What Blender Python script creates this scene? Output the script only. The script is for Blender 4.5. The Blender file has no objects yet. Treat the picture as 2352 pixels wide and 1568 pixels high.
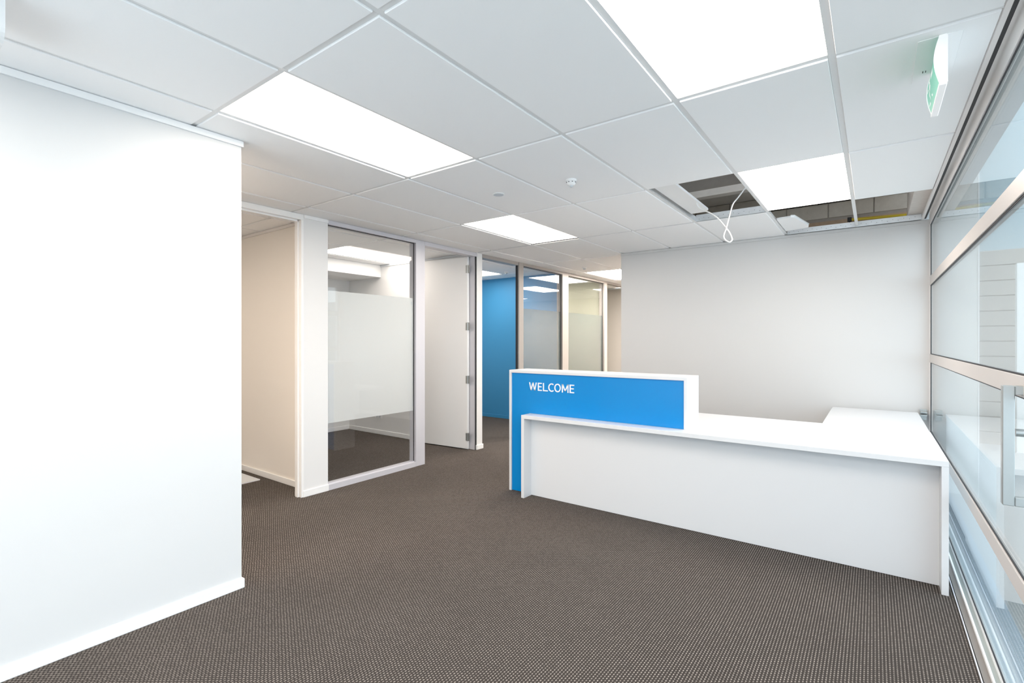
import bpy, bmesh, math, random
from mathutils import Vector, Matrix
random.seed(7)
SC = bpy.context.scene
COL = SC.collection

# ------------------------------------------------------------------ camera, world, exposure
cam_d = bpy.data.cameras.new('camera')
cam_d.sensor_width = 36.0
cam_d.lens = 36.0 * 1130.9 / 2352.0
cam_d.clip_start = 0.02
cam = bpy.data.objects.new('camera', cam_d)
COL.objects.link(cam)
cam.location = (0, 0, 1.351)
cam.rotation_euler = (math.pi / 2 - 0.0013, 0, 0.6337)
SC.camera = cam

SKY = (0.80, 0.90, 1.0)
SKY_STRENGTH = 2.0
LAMP = (1.0, 0.90, 0.80)
LAMP_STRENGTH = 8.0
LAMP_OFFICE_STRENGTH = 4.8
LAMP_BLUE_STRENGTH = 9.5
LAMP_WARM = (1.0, 0.84, 0.68)
LAMP_WARM_STRENGTH = 10.5
LAMP_REAR = (1.0, 0.90, 0.80)
LAMP_REAR_STRENGTH = 24.0
world = bpy.data.worlds.new('overcast sky')
SC.world = world
world.use_nodes = True
bg = world.node_tree.nodes['Background']
bg.inputs[0].default_value = (*SKY, 1)
bg.inputs[1].default_value = SKY_STRENGTH

vs = SC.view_settings
SC.display_settings.display_device = 'sRGB'
vs.view_transform = 'Standard'
vs.look = 'None'
vs.gamma = 1.0
vs.use_curve_mapping = False
vs.exposure = 0.76
cy = SC.cycles
cy.use_denoising = True
cy.max_bounces = 14
cy.diffuse_bounces = 8
cy.glossy_bounces = 6
cy.transmission_bounces = 8
cy.transparent_max_bounces = 24
cy.caustics_reflective = False
cy.caustics_refractive = False
cy.sample_clamp_indirect = 8.0

# ------------------------------------------------------------------ materials
def new_mat(name):
    m = bpy.data.materials.new(name)
    m.use_nodes = True
    nt = m.node_tree
    return m, nt, nt.nodes, nt.links, nt.nodes['Principled BSDF']

def simple(name, col, rough=0.5, metal=0.0, spec=0.5, coat=0.0, coat_rough=0.1, bump=0.0, bscale=200.0, var=0.0):
    m, nt, N, L, p = new_mat(name)
    p.inputs['Base Color'].default_value = (*col, 1)
    p.inputs['Roughness'].default_value = rough
    p.inputs['Metallic'].default_value = metal
    p.inputs['Specular IOR Level'].default_value = spec
    p.inputs['Coat Weight'].default_value = coat
    p.inputs['Coat Roughness'].default_value = coat_rough
    if bump or var:
        tc = N.new('ShaderNodeNewGeometry')
        nz = N.new('ShaderNodeTexNoise')
        nz.inputs['Scale'].default_value = bscale
        nz.inputs['Detail'].default_value = 4
        L.new(tc.outputs['Position'], nz.inputs['Vector'])
        if bump:
            b = N.new('ShaderNodeBump')
            b.inputs['Strength'].default_value = bump
            b.inputs['Distance'].default_value = 0.002
            L.new(nz.outputs['Fac'], b.inputs['Height'])
            L.new(b.outputs['Normal'], p.inputs['Normal'])
        if var:
            mx = N.new('ShaderNodeMix'); mx.data_type = 'RGBA'
            mx.inputs[6].default_value = (*[c * (1 - var) for c in col], 1)
            mx.inputs[7].default_value = (*[min(1, c * (1 + var)) for c in col], 1)
            L.new(nz.outputs['Fac'], mx.inputs[0])
            L.new(mx.outputs[2], p.inputs['Base Color'])
    return m

def glass_mat(name, tint, ior=1.5):
    m, nt, N, L, p = new_mat(name)
    N.remove(p)
    out = N['Material Output']
    geo = N.new('ShaderNodeNewGeometry')
    ma = N.new('ShaderNodeMath'); ma.operation = 'MULTIPLY_ADD'
    ma.inputs[1].default_value = 1 / ior - ior
    ma.inputs[2].default_value = ior
    L.new(geo.outputs['Backfacing'], ma.inputs[0])
    fr = N.new('ShaderNodeFresnel')
    L.new(ma.outputs[0], fr.inputs['IOR'])
    tr = N.new('ShaderNodeBsdfTransparent'); tr.inputs[0].default_value = (*tint, 1)
    gl = N.new('ShaderNodeBsdfGlossy'); gl.inputs['Roughness'].default_value = 0.0
    mix = N.new('ShaderNodeMixShader')
    L.new(fr.outputs[0], mix.inputs[0])
    L.new(tr.outputs[0], mix.inputs[1]); L.new(gl.outputs[0], mix.inputs[2])
    L.new(mix.outputs[0], out.inputs['Surface'])
    return m

def film_mat(name, col, clear=0.12, front=0.35):
    m, nt, N, L, p = new_mat(name)
    N.remove(p)
    out = N['Material Output']
    tl = N.new('ShaderNodeBsdfTranslucent'); tl.inputs[0].default_value = (*col, 1)
    df = N.new('ShaderNodeBsdfDiffuse'); df.inputs[0].default_value = (*col, 1)
    tr = N.new('ShaderNodeBsdfTransparent'); tr.inputs[0].default_value = (0.97, 0.99, 0.98, 1)
    m1 = N.new('ShaderNodeMixShader'); m1.inputs[0].default_value = front
    L.new(tl.outputs[0], m1.inputs[1]); L.new(df.outputs[0], m1.inputs[2])
    m2 = N.new('ShaderNodeMixShader'); m2.inputs[0].default_value = clear
    L.new(m1.outputs[0], m2.inputs[1]); L.new(tr.outputs[0], m2.inputs[2])
    L.new(m2.outputs[0], out.inputs['Surface'])
    return m

def emit_mat(name, col, s):
    m, nt, N, L, p = new_mat(name)
    p.inputs['Base Color'].default_value = (0.8, 0.8, 0.8, 1)
    p.inputs['Emission Color'].default_value = (*col, 1)
    p.inputs['Emission Strength'].default_value = s
    return m

def carpet_mat():
    m, nt, N, L, p = new_mat('loop carpet')
    geo = N.new('ShaderNodeNewGeometry')
    sx = N.new('ShaderNodeSeparateXYZ'); L.new(geo.outputs['Position'], sx.inputs[0])
    def M(op, a, b=None, c=None):
        n = N.new('ShaderNodeMath'); n.operation = op
        for k, v in enumerate((a, b, c)):
            if v is None: continue
            if isinstance(v, (int, float)): n.inputs[k].default_value = v
            else: L.new(v, n.inputs[k])
        return n.outputs[0]
    u = M('DIVIDE', sx.outputs[0], 0.0122)
    row = M('FLOOR', u)
    fu = M('SUBTRACT', M('FRACT', u), 0.5)
    wn = N.new('ShaderNodeTexWhiteNoise'); wn.noise_dimensions = '1D'
    L.new(row, wn.inputs['W'])
    off = M('ADD', M('MULTIPLY', row, 0.42), M('MULTIPLY', wn.outputs['Value'], 0.22))
    v = M('ADD', M('DIVIDE', sx.outputs[1], 0.0152), off)
    cell = M('FLOOR', v)
    fv = M('SUBTRACT', M('FRACT', v), 0.5)
    w2 = N.new('ShaderNodeTexWhiteNoise'); w2.noise_dimensions = '2D'
    cmb = N.new('ShaderNodeCombineXYZ'); L.new(row, cmb.inputs[0]); L.new(cell, cmb.inputs[1])
    L.new(cmb.outputs[0], w2.inputs['Vector'])
    # elongated loop: (fu/.26)^2 + (fv/.40)^2
    a = M('POWER', M('ABSOLUTE', M('DIVIDE', fu, 0.23)), 2.0)
    b = M('POWER', M('ABSOLUTE', M('DIVIDE', fv, 0.36)), 2.0)
    r = M('ADD', a, b)
    mr = N.new('ShaderNodeMapRange'); mr.interpolation_type = 'SMOOTHSTEP'
    mr.inputs['From Min'].default_value = 1.35; mr.inputs['From Max'].default_value = 0.35
    L.new(r, mr.inputs['Value'])
    amp = M('ADD', 0.62, M('MULTIPLY', w2.outputs['Value'], 0.55))
    mask = M('MULTIPLY', mr.outputs[0], amp)
    nz = N.new('ShaderNodeTexNoise'); nz.inputs['Scale'].default_value = 420; nz.inputs['Detail'].default_value = 3
    L.new(geo.outputs['Position'], nz.inputs['Vector'])
    nb = N.new('ShaderNodeTexNoise'); nb.inputs['Scale'].default_value = 2.2; nb.inputs['Detail'].default_value = 3
    L.new(geo.outputs['Position'], nb.inputs['Vector'])
    dk = N.new('ShaderNodeMix'); dk.data_type = 'RGBA'
    dk.inputs[6].default_value = (*CARPET_DARK0, 1); dk.inputs[7].default_value = (*CARPET_DARK1, 1)
    L.new(nz.outputs['Fac'], dk.inputs[0])
    mx = N.new('ShaderNodeMix'); mx.data_type = 'RGBA'
    mx.inputs[7].default_value = (*CARPET_DOT, 1)
    L.new(mask, mx.inputs[0]); L.new(dk.outputs[2], mx.inputs[6])
    hv = N.new('ShaderNodeHueSaturation')
    L.new(mx.outputs[2], hv.inputs['Color'])
    L.new(M('ADD', 0.88, M('MULTIPLY', nb.outputs['Fac'], 0.24)), hv.inputs['Value'])
    L.new(hv.outputs[0], p.inputs['Base Color'])
    p.inputs['Roughness'].default_value = 0.95
    p.inputs['Specular IOR Level'].default_value = 0.1
    bp = N.new('ShaderNodeBump'); bp.inputs['Strength'].default_value = 0.5; bp.inputs['Distance'].default_value = 0.002
    L.new(M('ADD', mask, M('MULTIPLY', nz.outputs['Fac'], 0.5)), bp.inputs['Height'])
    L.new(bp.outputs[0], p.inputs['Normal'])
    return m

CARPET_DARK0 = (0.033, 0.028, 0.025)
CARPET_DARK1 = (0.060, 0.051, 0.046)
CARPET_DOT = (0.28, 0.245, 0.22)

def concrete_mat(name, c0, c1, scale=6.0, bump=0.4):
    m, nt, N, L, p = new_mat(name)
    geo = N.new('ShaderNodeNewGeometry')
    nz = N.new('ShaderNodeTexNoise'); nz.inputs['Scale'].default_value = scale; nz.inputs['Detail'].default_value = 8
    nz.inputs['Roughness'].default_value = 0.7
    L.new(geo.outputs['Position'], nz.inputs['Vector'])
    mx = N.new('ShaderNodeMix'); mx.data_type = 'RGBA'
    mx.inputs[6].default_value = (*c0, 1); mx.inputs[7].default_value = (*c1, 1)
    L.new(nz.outputs['Fac'], mx.inputs[0]); L.new(mx.outputs[2], p.inputs['Base Color'])
    p.inputs['Roughness'].default_value = 0.9
    b = N.new('ShaderNodeBump'); b.inputs['Strength'].default_value = bump; b.inputs['Distance'].default_value = 0.004
    L.new(nz.outputs['Fac'], b.inputs['Height']); L.new(b.outputs[0], p.inputs['Normal'])
    return m

MAT = {}
MAT['wall'] = simple('white wall paint', (0.77, 0.77, 0.77), 0.55, bump=0.06, bscale=350)
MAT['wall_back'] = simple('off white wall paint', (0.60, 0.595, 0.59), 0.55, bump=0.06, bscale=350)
MAT['wall_left'] = simple('soft white wall paint', (0.68, 0.68, 0.68), 0.55, bump=0.06, bscale=350)
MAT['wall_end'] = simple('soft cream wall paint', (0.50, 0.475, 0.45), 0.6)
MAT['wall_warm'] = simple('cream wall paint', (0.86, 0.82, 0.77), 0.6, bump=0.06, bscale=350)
MAT['wall_blue'] = simple('blue wall paint', (0.035, 0.235, 0.47), 0.55, bump=0.06, bscale=350)
MAT['wall_green'] = simple('pale green wall paint', (0.40, 0.415, 0.32), 0.6)
MAT['trim'] = simple('white gloss trim', (0.88, 0.88, 0.88), 0.35)
MAT['tile'] = simple('mineral ceiling tile', (0.95, 0.95, 0.955), 0.9, spec=0.2, bump=0.10, bscale=500, var=0.012)
MAT['bar'] = simple('white grid bar', (0.80, 0.80, 0.80), 0.5)
MAT['lam'] = simple('white laminate', (0.67, 0.67, 0.68), 0.3)
MAT['blue'] = simple('blue gloss laminate', (0.0, 0.215, 0.56), 0.25, spec=0.35, coat=0.1, coat_rough=0.12, bump=0.05, bscale=240)
MAT['alu'] = simple('satin anodised frame', (0.64, 0.63, 0.67), 0.42, metal=0.15)
MAT['beige'] = simple('beige corridor frame', (0.35, 0.325, 0.305), 0.45)
MAT['rail'] = simple('beige powder coated rail', (0.56, 0.525, 0.505), 0.4)
MAT['frame'] = simple('pale powder coated frame', (0.83, 0.80, 0.78), 0.4)
MAT['sillgrey'] = simple('grey sill channel', (0.21, 0.19, 0.175), 0.5, metal=0.1)
MAT['groove'] = simple('grey green sill groove', (0.34, 0.37, 0.36), 0.5)
MAT['black'] = simple('black rubber seal and gap shade', (0.02, 0.02, 0.024), 0.6)
MAT['steel'] = simple('brushed steel', (0.42, 0.44, 0.44), 0.38, metal=0.8, var=0.03, bscale=60)
MAT['galv'] = simple('galvanised steel', (0.78, 0.79, 0.80), 0.38, metal=0.85, var=0.12, bscale=18)
MAT['door'] = simple('white painted door', (0.84, 0.84, 0.84), 0.42)
MAT['plastic'] = simple('white plastic', (0.86, 0.86, 0.86), 0.35)
MAT['greyplastic'] = simple('light grey plastic', (0.62, 0.65, 0.68), 0.4)
MAT['dark'] = simple('dark slot', (0.03, 0.03, 0.03), 0.7)
MAT['yellow'] = simple('yellow gas pipe', (0.70, 0.52, 0.03), 0.4)
MAT['timber'] = simple('rough timber plate', (0.50, 0.36, 0.25), 0.8, var=0.15, bscale=25)
MAT['concrete'] = concrete_mat('raw concrete', (0.58, 0.54, 0.49), (0.82, 0.77, 0.71), 5)
MAT['block'] = concrete_mat('concrete block', (0.48, 0.43, 0.37), (0.70, 0.64, 0.56), 14)
MAT['mortar'] = concrete_mat('mortar joint', (0.36, 0.32, 0.28), (0.50, 0.45, 0.40), 20)
MAT['darkconc'] = concrete_mat('dark concrete', (0.24, 0.215, 0.19), (0.44, 0.40, 0.36), 4)  # darker concrete tone for the web over the beam flange
MAT['board'] = concrete_mat('cement board', (0.55, 0.50, 0.46), (0.72, 0.67, 0.62), 18, 0.2)
MAT['beam'] = simple('primed steel beam', (0.88, 0.82, 0.76), 0.6, var=0.1, bscale=10)
MAT['pave'] = concrete_mat('aggregate pavement', (0.36, 0.37, 0.36), (0.62, 0.63, 0.62), 60, 0.5)
MAT['threshold'] = concrete_mat('smooth threshold', (0.40, 0.50, 0.58), (0.48, 0.58, 0.66), 3, 0.05)
MAT['render'] = simple('pale exterior render', (0.78, 0.79, 0.77), 0.8, bump=0.1, bscale=120)
MAT['siding'] = simple('weathered siding', (0.40, 0.375, 0.335), 0.8, var=0.06, bscale=8)
MAT['sky_tone'] = simple('blue grey sky backdrop', (0.36, 0.45, 0.48), 0.5)
MAT['soffit'] = simple('grey soffit lining', (0.45, 0.48, 0.50), 0.7)
MAT['glass'] = glass_mat('clear glass', (0.975, 0.985, 0.99))
MAT['glass_shop'] = glass_mat('shopfront glass', (0.95, 0.98, 0.98))
MAT['film'] = film_mat('frosted film', (0.95, 0.945, 0.93), 0.06, 0.55)
MAT['film_clear'] = film_mat('sheer frosted film', (0.25, 0.30, 0.305), 0.58)
MAT['lamp'] = emit_mat('lit diffuser', LAMP, LAMP_STRENGTH)
MAT['lamp_blue'] = emit_mat('blue office lit diffuser', LAMP, LAMP_BLUE_STRENGTH)
MAT['lamp_office'] = emit_mat('office lit diffuser', LAMP, LAMP_OFFICE_STRENGTH)
MAT['lamp_rear'] = emit_mat('rear lit diffuser', LAMP_REAR, LAMP_REAR_STRENGTH)
MAT['lamp_warm'] = emit_mat('warm lit diffuser', LAMP_WARM, LAMP_WARM_STRENGTH)
MAT['green'] = emit_mat('green sign face', (0.10, 0.40, 0.29), 0.16)
MAT['green'].node_tree.nodes['Principled BSDF'].inputs['Base Color'].default_value = (0.20, 0.52, 0.41, 1)
MAT['signwhite'] = emit_mat('lit white sign plastic', (1, 1, 1), 0.14)
MAT['carpet'] = carpet_mat()

# ------------------------------------------------------------------ builders
def tag(o, label=None, cat=None, group=None, kind=None):
    if label: o['label'] = label
    if cat: o['category'] = cat
    if group: o['group'] = group
    if kind: o['kind'] = kind
    return o

def world_loc(o):
    v = Vector((0, 0, 0))
    while o is not None:
        v += o.location; o = o.parent
    return v

def link_mesh(name, me, mat, parent=None, label=None):
    o = bpy.data.objects.new(name, me)
    COL.objects.link(o)
    if mat is not None and not me.materials: me.materials.append(mat)
    if parent is not None: o.parent = parent
    if label: o['label'] = label
    return o

def empty(name, loc, label=None, cat=None, group=None, kind=None):
    o = bpy.data.objects.new(name, None)
    o.empty_display_size = 0.1
    COL.objects.link(o); o.location = loc
    return tag(o, label, cat, group, kind)

def bm_box(bm, x0, x1, y0, y1, z0, z1, bevel=0.0):
    if x0 > x1: x0, x1 = x1, x0
    if y0 > y1: y0, y1 = y1, y0
    if z0 > z1: z0, z1 = z1, z0
    vs_ = [bm.verts.new(c) for c in ((x0, y0, z0), (x1, y0, z0), (x1, y1, z0), (x0, y1, z0), (x0, y0, z1), (x1, y0, z1), (x1, y1, z1), (x0, y1, z1))]
    fs = [bm.faces.new([vs_[i] for i in q]) for q in ((3, 2, 1, 0), (4, 5, 6, 7), (0, 1, 5, 4), (1, 2, 6, 5), (2, 3, 7, 6), (3, 0, 4, 7))]
    if bevel > 0:
        es = list({e for f in fs for e in f.edges})
        bmesh.ops.bevel(bm, geom=es, offset=bevel, segments=1, affect='EDGES', profile=0.5)

def finish(bm, name, mat, parent=None, label=None, loc=None, smooth=False):
    """bm holds world coordinates; a top-level mesh gets its origin at loc."""
    org = world_loc(parent) if parent is not None else Vector(loc or (0, 0, 0))
    bmesh.ops.recalc_face_normals(bm, faces=bm.faces)
    bm.transform(Matrix.Translation(-org))
    me = bpy.data.meshes.new(name)
    bm.to_mesh(me); bm.free()
    if smooth:
        for p in me.polygons: p.use_smooth = True
    o = link_mesh(name, me, mat, parent, label)
    if parent is None: o.location = org
    return o

def box(name, x0, x1, y0, y1, z0, z1, mat, parent=None, bevel=0.0, label=None):
    bm = bmesh.new(); bm_box(bm, x0, x1, y0, y1, z0, z1, bevel)
    return finish(bm, name, MAT[mat], parent, label, loc=((x0 + x1) / 2, (y0 + y1) / 2, min(z0, z1)))

def boxes(name, lst, mat, parent=None, bevel=0.0, label=None, loc=None):
    bm = bmesh.new()
    for b in lst: bm_box(bm, *b, bevel)
    return finish(bm, name, MAT[mat], parent, label, loc=loc or ((lst[0][0] + lst[0][1]) / 2, (lst[0][2] + lst[0][3]) / 2, lst[0][4]))

def bm_cyl(bm, c, axis, r0, h, n=24, r1=None, cap=True):
    """cylinder/cone from c along axis"""
    axis = Vector(axis).normalized(); c = Vector(c)
    t = axis.orthogonal().normalized(); b = axis.cross(t)
    r1 = r0 if r1 is None else r1
    A = [bm.verts.new(c + r0 * (math.cos(2 * math.pi * k / n) * t + math.sin(2 * math.pi * k / n) * b)) for k in range(n)]
    B = [bm.verts.new(c + axis * h + r1 * (math.cos(2 * math.pi * k / n) * t + math.sin(2 * math.pi * k / n) * b)) for k in range(n)]
    for k in range(n):
        bm.faces.new((A[k], A[(k + 1) % n], B[(k + 1) % n], B[k]))
    if cap:
        bm.faces.new(A[::-1]); bm.faces.new(B)

def bm_lathe(bm, c, prof, n=28):
    """prof: (r, z) pairs"""
    rings = []
    for r, z in prof:
        rings.append([bm.verts.new((c[0] + r * math.cos(2 * math.pi * k / n), c[1] + r * math.sin(2 * math.pi * k / n), c[2] + z)) for k in range(n)])
    for a, b in zip(rings, rings[1:]):
        for k in range(n):
            bm.faces.new((a[k], a[(k + 1) % n], b[(k + 1) % n], b[k]))
    bm.faces.new(rings[0][::-1]); bm.faces.new(rings[-1])

def bm_prism(bm, poly, axis, a0, a1):
    """extrude a 2D polygon (in the two other axes, in xyz order) from a0 to a1 along axis"""
    def P(p, a):
        return {'x': (a, p[0], p[1]), 'y': (p[0], a, p[1]), 'z': (p[0], p[1], a)}[axis]
    A = [bm.verts.new(P(p, a0)) for p in poly]; B = [bm.verts.new(P(p, a1)) for p in poly]
    n = len(poly)
    bm.faces.new(A); bm.faces.new(B[::-1])
    for k in range(n): bm.faces.new((A[k], B[k], B[(k + 1) % n], A[(k + 1) % n]))

def smooth_path(pts, n=8):
    pts = [Vector(p) for p in pts]; out = []
    for i in range(len(pts) - 1):
        p0 = pts[max(i - 1, 0)]; p1 = pts[i]; p2 = pts[i + 1]; p3 = pts[min(i + 2, len(pts) - 1)]
        for k in range(n):
            t = k / n
            out.append(0.5 * ((2 * p1) + (p2 - p0) * t + (2 * p0 - 5 * p1 + 4 * p2 - p3) * t * t + (3 * p1 - p0 - 3 * p2 + p3) * t ** 3))
    out.append(pts[-1])
    return out

def bm_tube(bm, pts, r, n=8):
    rings = []
    up = Vector((0, 0, 1))
    for i, p in enumerate(pts):
        d = (pts[min(i + 1, len(pts) - 1)] - pts[max(i - 1, 0)]).normalized()
        t = d.cross(Vector((0, 1, 0.2))).normalized(); b = d.cross(t)
        rings.append([bm.verts.new(p + r * (math.cos(2 * math.pi * k / n) * t + math.sin(2 * math.pi * k / n) * b)) for k in range(n)])
    for a, b in zip(rings, rings[1:]):
        for k in range(n): bm.faces.new((a[k], a[(k + 1) % n], b[(k + 1) % n], b[k]))
    bm.faces.new(rings[0][::-1]); bm.faces.new(rings[-1])

CH = 2.443          # ceiling height (tile face)
GY, GX = -0.1395, -0.1316
def gy(i): return 1.2 * i + GY
def gx(j): return -0.6 * j + GX

XP = -3.97          # partition face
YB = 5.78           # back wall face
XG = 0.40           # shopfront rail face

# ------------------------------------------------------------------ setting: floor, outside ground
o = box('floor', -6.6, 0.343, -1.7, 12.0, -0.03, 0.0, 'carpet'); tag(o, 'dark grey brown loop carpet with pale flecks over the office floor', 'floor', kind='structure')
o = box('pavement', 0.55, 9.0, -8, 16, -0.06, -0.015, 'pave'); tag(o, 'pale aggregate concrete pavement outside the shopfront glass', 'pavement', kind='structure')
o = box('threshold_strip', 0.43, 0.548, -1.7, 12, -0.06, -0.005, 'threshold'); tag(o, 'smooth blue grey threshold strip outside along the foot of the glass', 'threshold', kind='structure')

# ------------------------------------------------------------------ walls
def wall(name, x0, x1, y0, y1, mat='wall', z1=CH, z0=0.0, label=''):
    o = box(name, x0, x1, y0, y1, z0, z1, mat)
    return tag(o, label, 'wall', kind='structure')

wl = wall('wall_left', -2.89, -2.79, -1.6, 1.295, 'wall_left', label='bright white wall running along the left edge of the room')
o = box('baseboard_left', -2.79, -2.777, -1.6, 1.307, 0, 0.051, 'trim', bevel=0.003); tag(o, 'white baseboard along the foot of the left wall', 'baseboard', kind='structure')
o = box('baseboard_left_end', -2.89, -2.7905, 1.2955, 1.307, 0, 0.051, 'trim', bevel=0.003); tag(o, 'short white baseboard return around the end of the left wall', 'baseboard', kind='structure')
o = box('trim_1', -2.79, -2.778, -1.6, 1.302, CH - 0.034, CH - 0.004, 'trim'); tag(o, 'white trim strip at the top of the left wall', 'trim', kind='structure')

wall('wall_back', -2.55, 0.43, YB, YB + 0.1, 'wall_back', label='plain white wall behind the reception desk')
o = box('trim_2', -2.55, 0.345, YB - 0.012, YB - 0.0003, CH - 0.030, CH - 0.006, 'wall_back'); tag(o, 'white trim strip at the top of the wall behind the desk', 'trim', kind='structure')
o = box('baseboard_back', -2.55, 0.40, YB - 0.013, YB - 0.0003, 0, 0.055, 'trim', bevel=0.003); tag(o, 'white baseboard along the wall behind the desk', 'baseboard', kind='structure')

wall('wall_partition', XP - 0.1, XP, -1.6, 1.40, label='white partition wall before the first doorway, hidden behind the left wall')
wall('wall_stub', XP - 0.1, XP, 2.362, 2.597, label='narrow white wall piece between the first doorway and the glazed office')
o = box('baseboard_stub', XP + 0.0003, XP + 0.012, 2.352, 2.600, 0, 0.058, 'trim', bevel=0.003); tag(o, 'white baseboard on the narrow wall piece beside the first doorway', 'baseboard', kind='structure')
o = box('trim_3', XP + 0.0003, XP + 0.01, 2.366, 2.597, CH - 0.032, CH - 0.006, 'trim'); tag(o, 'white top trim on the narrow wall piece beside the first doorway', 'trim', kind='structure')
# first office side wall and the walls of the other offices
wall('wall_office_side', -6.5, XP - 0.102, 2.485, 2.593, 'wall_warm', label='cream side wall seen through the first doorway')
o = box('baseboard_office_side', -6.5, XP - 0.12, 2.473, 2.4847, 0, 0.058, 'trim', bevel=0.003); tag(o, 'baseboard along the cream side wall of the first office', 'baseboard', kind='structure')
o = box('trim_4', -6.5, XP - 0.12, 2.470, 2.4847, CH - 0.030, CH - 0.004, 'frame'); tag(o, 'ceiling angle along the cream side wall of the first office', 'trim', kind='structure')
wall('wall_far_left', -6.6, -6.5, -1.7, 12, label='white outer wall at the back of the side offices')
o = box('baseboard_glazed_office_rear', -6.5, -6.488, 2.594, 4.619, 0, 0.06, 'trim', bevel=0.003); tag(o, 'white baseboard along the rear wall of the glazed office', 'baseboard', kind='structure')
wall('wall_office_divider', -6.5, -4.08, 4.62, 4.74, label='white wall of the glazed office behind its open door')
o = box('baseboard_glazed_office_side', -6.488, -4.20, 4.607, 4.6197, 0, 0.06, 'trim', bevel=0.003); tag(o, 'white baseboard on the side wall of the glazed office', 'baseboard', kind='structure')
o = box('trim_5', -5.745, -4.09, 4.604, 4.6197, CH - 0.026, CH - 0.004, 'greyplastic'); tag(o, 'grey ceiling angle over the side wall of the glazed office', 'trim', kind='structure')
wall('bulkhead', -6.498, -5.746, 2.596, 4.618, z0=2.268, z1=CH - 0.003, label='white boxed bulkhead under the ceiling of the glazed office')
wall('wall_column', -4.075, XP - 0.002, 4.668, 4.772, label='slim white wall end between the open white door and the blue office')
boxes('baseboard_column', [(-4.02, XP + 0.010, 4.656, 4.6675, 0, 0.058), (XP - 0.0015, XP + 0.010, 4.668, 4.784, 0, 0.058)], 'trim', bevel=0.003)
tag(bpy.data.objects['baseboard_column'], 'white baseboard block around the slim wall end', 'baseboard', kind='structure')
wall('wall_blue', -6.498, XP - 0.01, 6.83, 6.88, 'wall_blue', label='deep blue feature wall seen through the open office doorway')
o = box('baseboard_blue', -6.498, XP - 0.12, 6.818, 6.8297, 0, 0.058, 'wall_blue', bevel=0.003); tag(o, 'blue painted baseboard along the blue feature wall', 'baseboard', kind='structure')
wall('wall_blue_reverse', -6.498, XP - 0.01, 6.8803, 6.93, label='white reverse side of the blue feature wall')
wall('wall_green', -6.498, XP - 0.01, 8.29, 8.34, 'wall_green', label='pale green wall inside the farthest glazed office')
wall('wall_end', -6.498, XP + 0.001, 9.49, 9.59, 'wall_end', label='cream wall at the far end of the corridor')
o = box('trim_6', -6.49, XP, 9.475, 9.4897, CH - 0.03, CH - 0.004, 'greyplastic'); tag(o, 'grey ceiling angle on the cream wall at the corridor end', 'trim', kind='structure')
wall('wall_right_rear', 0.3485, 0.455, YB + 0.1005, 11.5, label='white outer wall of the open office behind the reception wall')
wall('wall_corridor_far', XP + 0.002, 0.348, 11.4, 11.5, 'wall_warm', label='cream far wall of the open office behind the reception wall')
wall('wall_corridor_partition', XP - 0.1, XP, 9.591, 11.399, 'wall_warm', label='cream wall beyond the last corridor opening')

# ------------------------------------------------------------------ suspended ceiling
ceiling = empty('ceiling', (-2, 3, CH), 'white suspended tile ceiling with recessed grid bars', 'ceiling', kind='structure')
TZ0, TZ1, BARZ = CH, CH + 0.016, CH + 0.0075
HALF = 0.0135
def tile_mesh(w, d):
    bm = bmesh.new()
    c = 0.002
    lo = [(c, c), (w - c, c), (w - c, d - c), (c, d - c)]
    hi = [(0, 0), (w, 0), (w, d), (0, d)]
    R = [[bm.verts.new((x, y, 0)) for x, y in lo], [bm.verts.new((x, y, c)) for x, y in hi], [bm.verts.new((x, y, 0.016)) for x, y in hi]]
    for a, b in zip(R, R[1:]):
        for k in range(4): bm.faces.new((a[k], a[(k + 1) % 4], b[(k + 1) % 4], b[k]))
    bm.faces.new(R[0][::-1]); bm.faces.new(R[2])
    bmesh.ops.recalc_face_normals(bm, faces=bm.faces)
    me = bpy.data.meshes.new('tile'); bm.to_mesh(me); bm.free()
    me.materials.append(MAT['tile'])
    return me
TM = {}
def put_tile(x0, x1, y0, y1):
    key = (round(x1 - x0, 3), round(y1 - y0, 3))
    if key not in TM: TM[key] = tile_mesh(x1 - x0, y1 - y0)
    t = bpy.data.objects.new('tile', TM[key]); COL.objects.link(t)
    t.parent = ceiling
    t.location = Vector((x0, y0, CH)) - ceiling.location
    return t

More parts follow.
